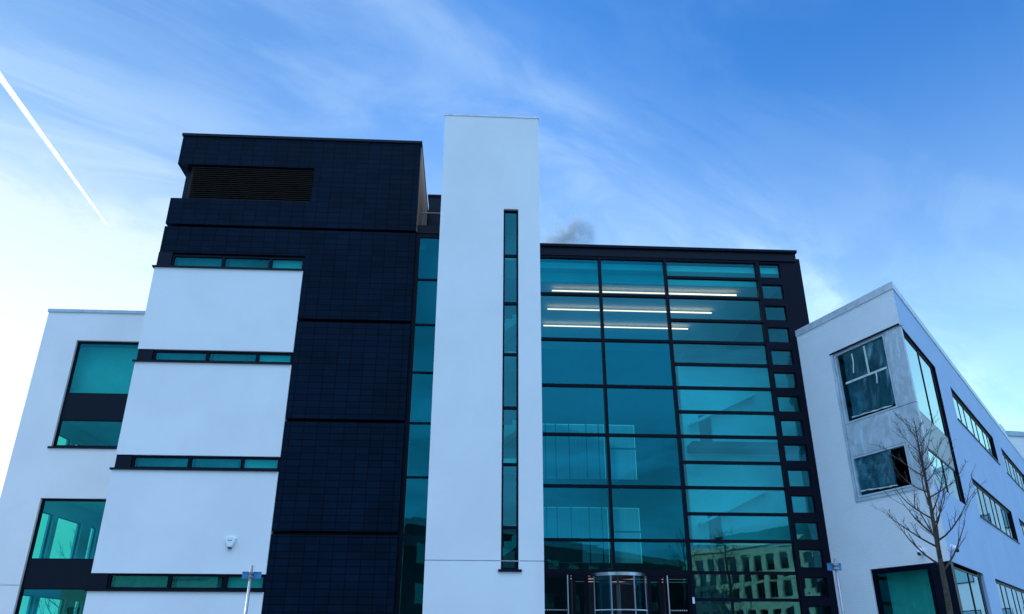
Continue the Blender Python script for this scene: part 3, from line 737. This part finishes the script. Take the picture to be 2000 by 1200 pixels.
tree((10.12, 17.0, 0), 6.45, 11, 'slender leafless young tree in front of the wedge shaped wing', lean=(.13, 0), r0=.076, first=.47, spread=.25, nb=28, twigs=7)
g_ = 'bare trees behind the viewer'
for i, (x0, y0, h) in enumerate(((20.5, -8.5, 10.5), (23.5, -17.5, 11.5))):
    tree((x0, y0, 0), h, 20 + i, ('leafless street tree nearest the kerb opposite the glass hall', 'leafless street tree beyond the road opposite the glass hall')[i], r0=.15, first=.25, spread=.3, nb=26, twigs=7, twr=2.2, group=g_)
for i, (x0, y0, h) in enumerate(((-27.0, 47, 8.5), (-30.5, 51.5, 10), (-25.5, 54, 8))):
    tree((x0, y0, 0), h, 40 + i, ('leafless tree seen low through the lower left wing window', 'taller leafless tree beyond the left wing', 'short leafless tree behind the left wing corner')[i], r0=.14, first=.2, spread=.33, nb=24, twigs=7, twr=2.0, group='bare trees beyond the left wing')
for i, (x0, y0, h) in enumerate(((95, 60, 12), (86, 62, 10), (103, 66, 13))):
    tree((x0, y0, 0), h, 60 + i, ('bare tree far right, tallest spread of three', 'bare tree far right, shortest of three', 'bare tree far right, tallest of three')[i], r0=.2, first=.15, spread=.33, nb=26, twigs=7, twr=4.0, group='bare trees far to the right')

# ------------------------------------------------------------------ buildings across the street (seen as reflections)
T = thing('stone_building', 'pale stone office building with tall windows, reflected in the glass hall', 'building', (50, -70, 0))
fs = Frame(33, -88, 68); fs.n = Vector((-fs.d.y, fs.d.x, 0))
wh = [(1.2 + k * 2.7, 2.9 + k * 2.7, z, z + 2.3) for k in range(15) for z in (1.0, 4.4, 7.8, 11.0)]
m_ = MB(); m_.skin(fs, 0, 42, 0, 14.2, wh, .35); m_.build('wall', M['stone'], T)
MB().box(-.3, 42.3, -.4, .5, 14.2, 15.0, fs).build('cornice', M['stone'], T)
MB().box(0, 42, .12, .2, 10.3, 10.6, fs).build('string_course', M['stone'], T)
MB().box(.2, 41.8, -14, -1.5, 0, 14.3, fs).build('core', M['indark'], T)
MB().box(14, 40, -10, -3, 14.3, 18.0, fs).build('plant_room', M['darkclad'], T)
for a, b_, c, d in wh: window(T, fs, a, b_, c, d, -.2, 'farwin', vs=((a + b_) / 2,), fw=.09, d=.08, fmat='steel_dark')
T = thing('dark_building', 'dark clad building with long roofline, reflected in the glass hall', 'building', (10, -55, 0))
fd = Frame(-16, -23, -43.7); fd.n = Vector((-fd.d.y, fd.d.x, 0))
wh = [(2 + k * 4.2, 4.6 + k * 4.2, z, z + 2.0) for k in range(15) for z in (1.0, 5.4, 9.4)]
m_ = MB(); m_.skin(fd, 0, 68, 0, 13.0, wh, .3); m_.build('wall', M['darkclad'], T)
MB().box(-.3, 68.3, -8, .3, 13.0, 13.8, fd).build('roof_edge', M['coping'], T)
MB().box(.2, 67.8, -12, -1.2, 0, 12.9, fd).build('core', M['indark'], T)
for a, b_, c, d in wh: window(T, fd, a, b_, c, d, -.15, 'farwin', vs=((a + b_) / 2,), fw=.09, d=.08, fmat='steel_dark')
T = thing('low_building', 'low pale stone building reflected in the lowest ribbon window', 'building', (-45, -62, 0))
fl_ = Frame(-62, -58, 0); fl_.n = Vector((0, 1, 0))
wh = [(1.5 + k * 3, 3.4 + k * 3, z, z + 1.8) for k in range(9) for z in (1.0, 4.6)]
m_ = MB(); m_.skin(fl_, 0, 29, 0, 9.5, wh, .3); m_.build('wall', M['stone'], T)
MB().box(.2, 28.8, -12, -1.2, 0, 9.4, fl_).build('core', M['indark'], T)
MB().box(-.2, 29.2, -12.2, .2, 9.5, 9.9, fl_).build('coping', M['coping'], T)
for a, b_, c, d in wh: window(T, fl_, a, b_, c, d, -.15, 'farwin', fw=.09, d=.08, fmat='steel_dark')

# ------------------------------------------------------------------ contrail and small dark cloud
def ray(px_, py_): return (fw * 1514 + rt2 * (px_ - 1000) + up2 * (600 - py_)).normalized()
H0 = 3000.0
def sky_pt(px_, py_): r = ray(px_, py_); return Vector((0, 0, 1.6)) + r * (H0 / r.z)
A_, B_ = sky_pt(210, 441), sky_pt(0, 150); dirv = (B_ - A_)
pts = [A_ + dirv * k for k in (0, .02, .08, .2, .4, .6, .8, 1.0, 1.3, 1.8, 2.5)]
rads = [1.5, 4, 6.5, 9, 11.5, 14, 16, 18, 21, 25, 30]
m, t_, p = mat('contrail_ice'); t_.n.remove(p)
co = t_.node('ShaderNodeTexCoord').outputs['Object']
lwn = t_.node('ShaderNodeLayerWeight'); lwn.inputs[0].default_value = .5
nz_ = t_.noise(co, .012, 4)
al = t_.math('MULTIPLY', t_.ramp(lwn.outputs['Facing'], .90, .0), t_.ramp(nz_, .32, .60, .40, 1.0))
d1 = t_.node('ShaderNodeBsdfDiffuse'); d1.inputs[0].default_value = (.95, .95, .95, 1)
d2 = t_.node('ShaderNodeBsdfTranslucent'); d2.inputs[0].default_value = (.95, .95, .95, 1)
ad = t_.node('ShaderNodeAddShader'); t_.l.new(d1.outputs[0], ad.inputs[0]); t_.l.new(d2.outputs[0], ad.inputs[1])
tr = t_.node('ShaderNodeBsdfTransparent'); mx = t_.node('ShaderNodeMixShader')
t_.l.new(al, mx.inputs[0]); t_.l.new(tr.outputs[0], mx.inputs[1]); t_.l.new(ad.outputs[0], mx.inputs[2]); t_.l.new(mx.outputs[0], t_.n['Material Output'].inputs[0])
o = MB().tube(pts, rads, 16).build('contrail', m, None, smooth=True)
o['label'] = 'long straight white contrail slanting down in the sky at left'; o['category'] = 'contrail'

m, t_, p = mat('vapour'); t_.n.remove(p)
pv = t_.node('ShaderNodeVolumePrincipled'); pv.inputs['Color'].default_value = (.66, .84, 1.0, 1); pv.inputs['Anisotropy'].default_value = 0
co = t_.node('ShaderNodeTexCoord').outputs['Object']
dn = t_.ramp(t_.noise(co, .075, 5, .62), .44, .62, 0, 1)
fall = t_.ramp(t_.vmath('LENGTH', t_.vmath('MULTIPLY', co, (1 / 27, 1 / 27, 1 / 20))), 1.0, .35)
t_.put(pv.inputs['Density'], t_.math('MULTIPLY', t_.math('MULTIPLY', dn, fall), .14))
t_.l.new(pv.outputs[0], t_.n['Material Output'].inputs['Volume'])
r_ = ray(1108, 462); cpt = Vector((0, 0, 1.6)) + r_ * (520 / math.hypot(r_.x, r_.y))
bm = bmesh.new(); bmesh.ops.create_icosphere(bm, subdivisions=3, radius=1.0)
for v_ in bm.verts: v_.co = Vector((v_.co.x * 27, v_.co.y * 27, v_.co.z * 20)) * (1 + .1 * noise.noise(v_.co * 2))
me = bpy.data.meshes.new('cloud'); bm.to_mesh(me); bm.free(); me.materials.append(m)
o = bpy.data.objects.new('cloud', me); col.objects.link(o); o.location = cpt
o['label'] = 'small ragged violet grey cloud just above the atrium roof'; o['category'] = 'cloud'

for o in bpy.data.objects:
    if '_b' in o: del o['_b']
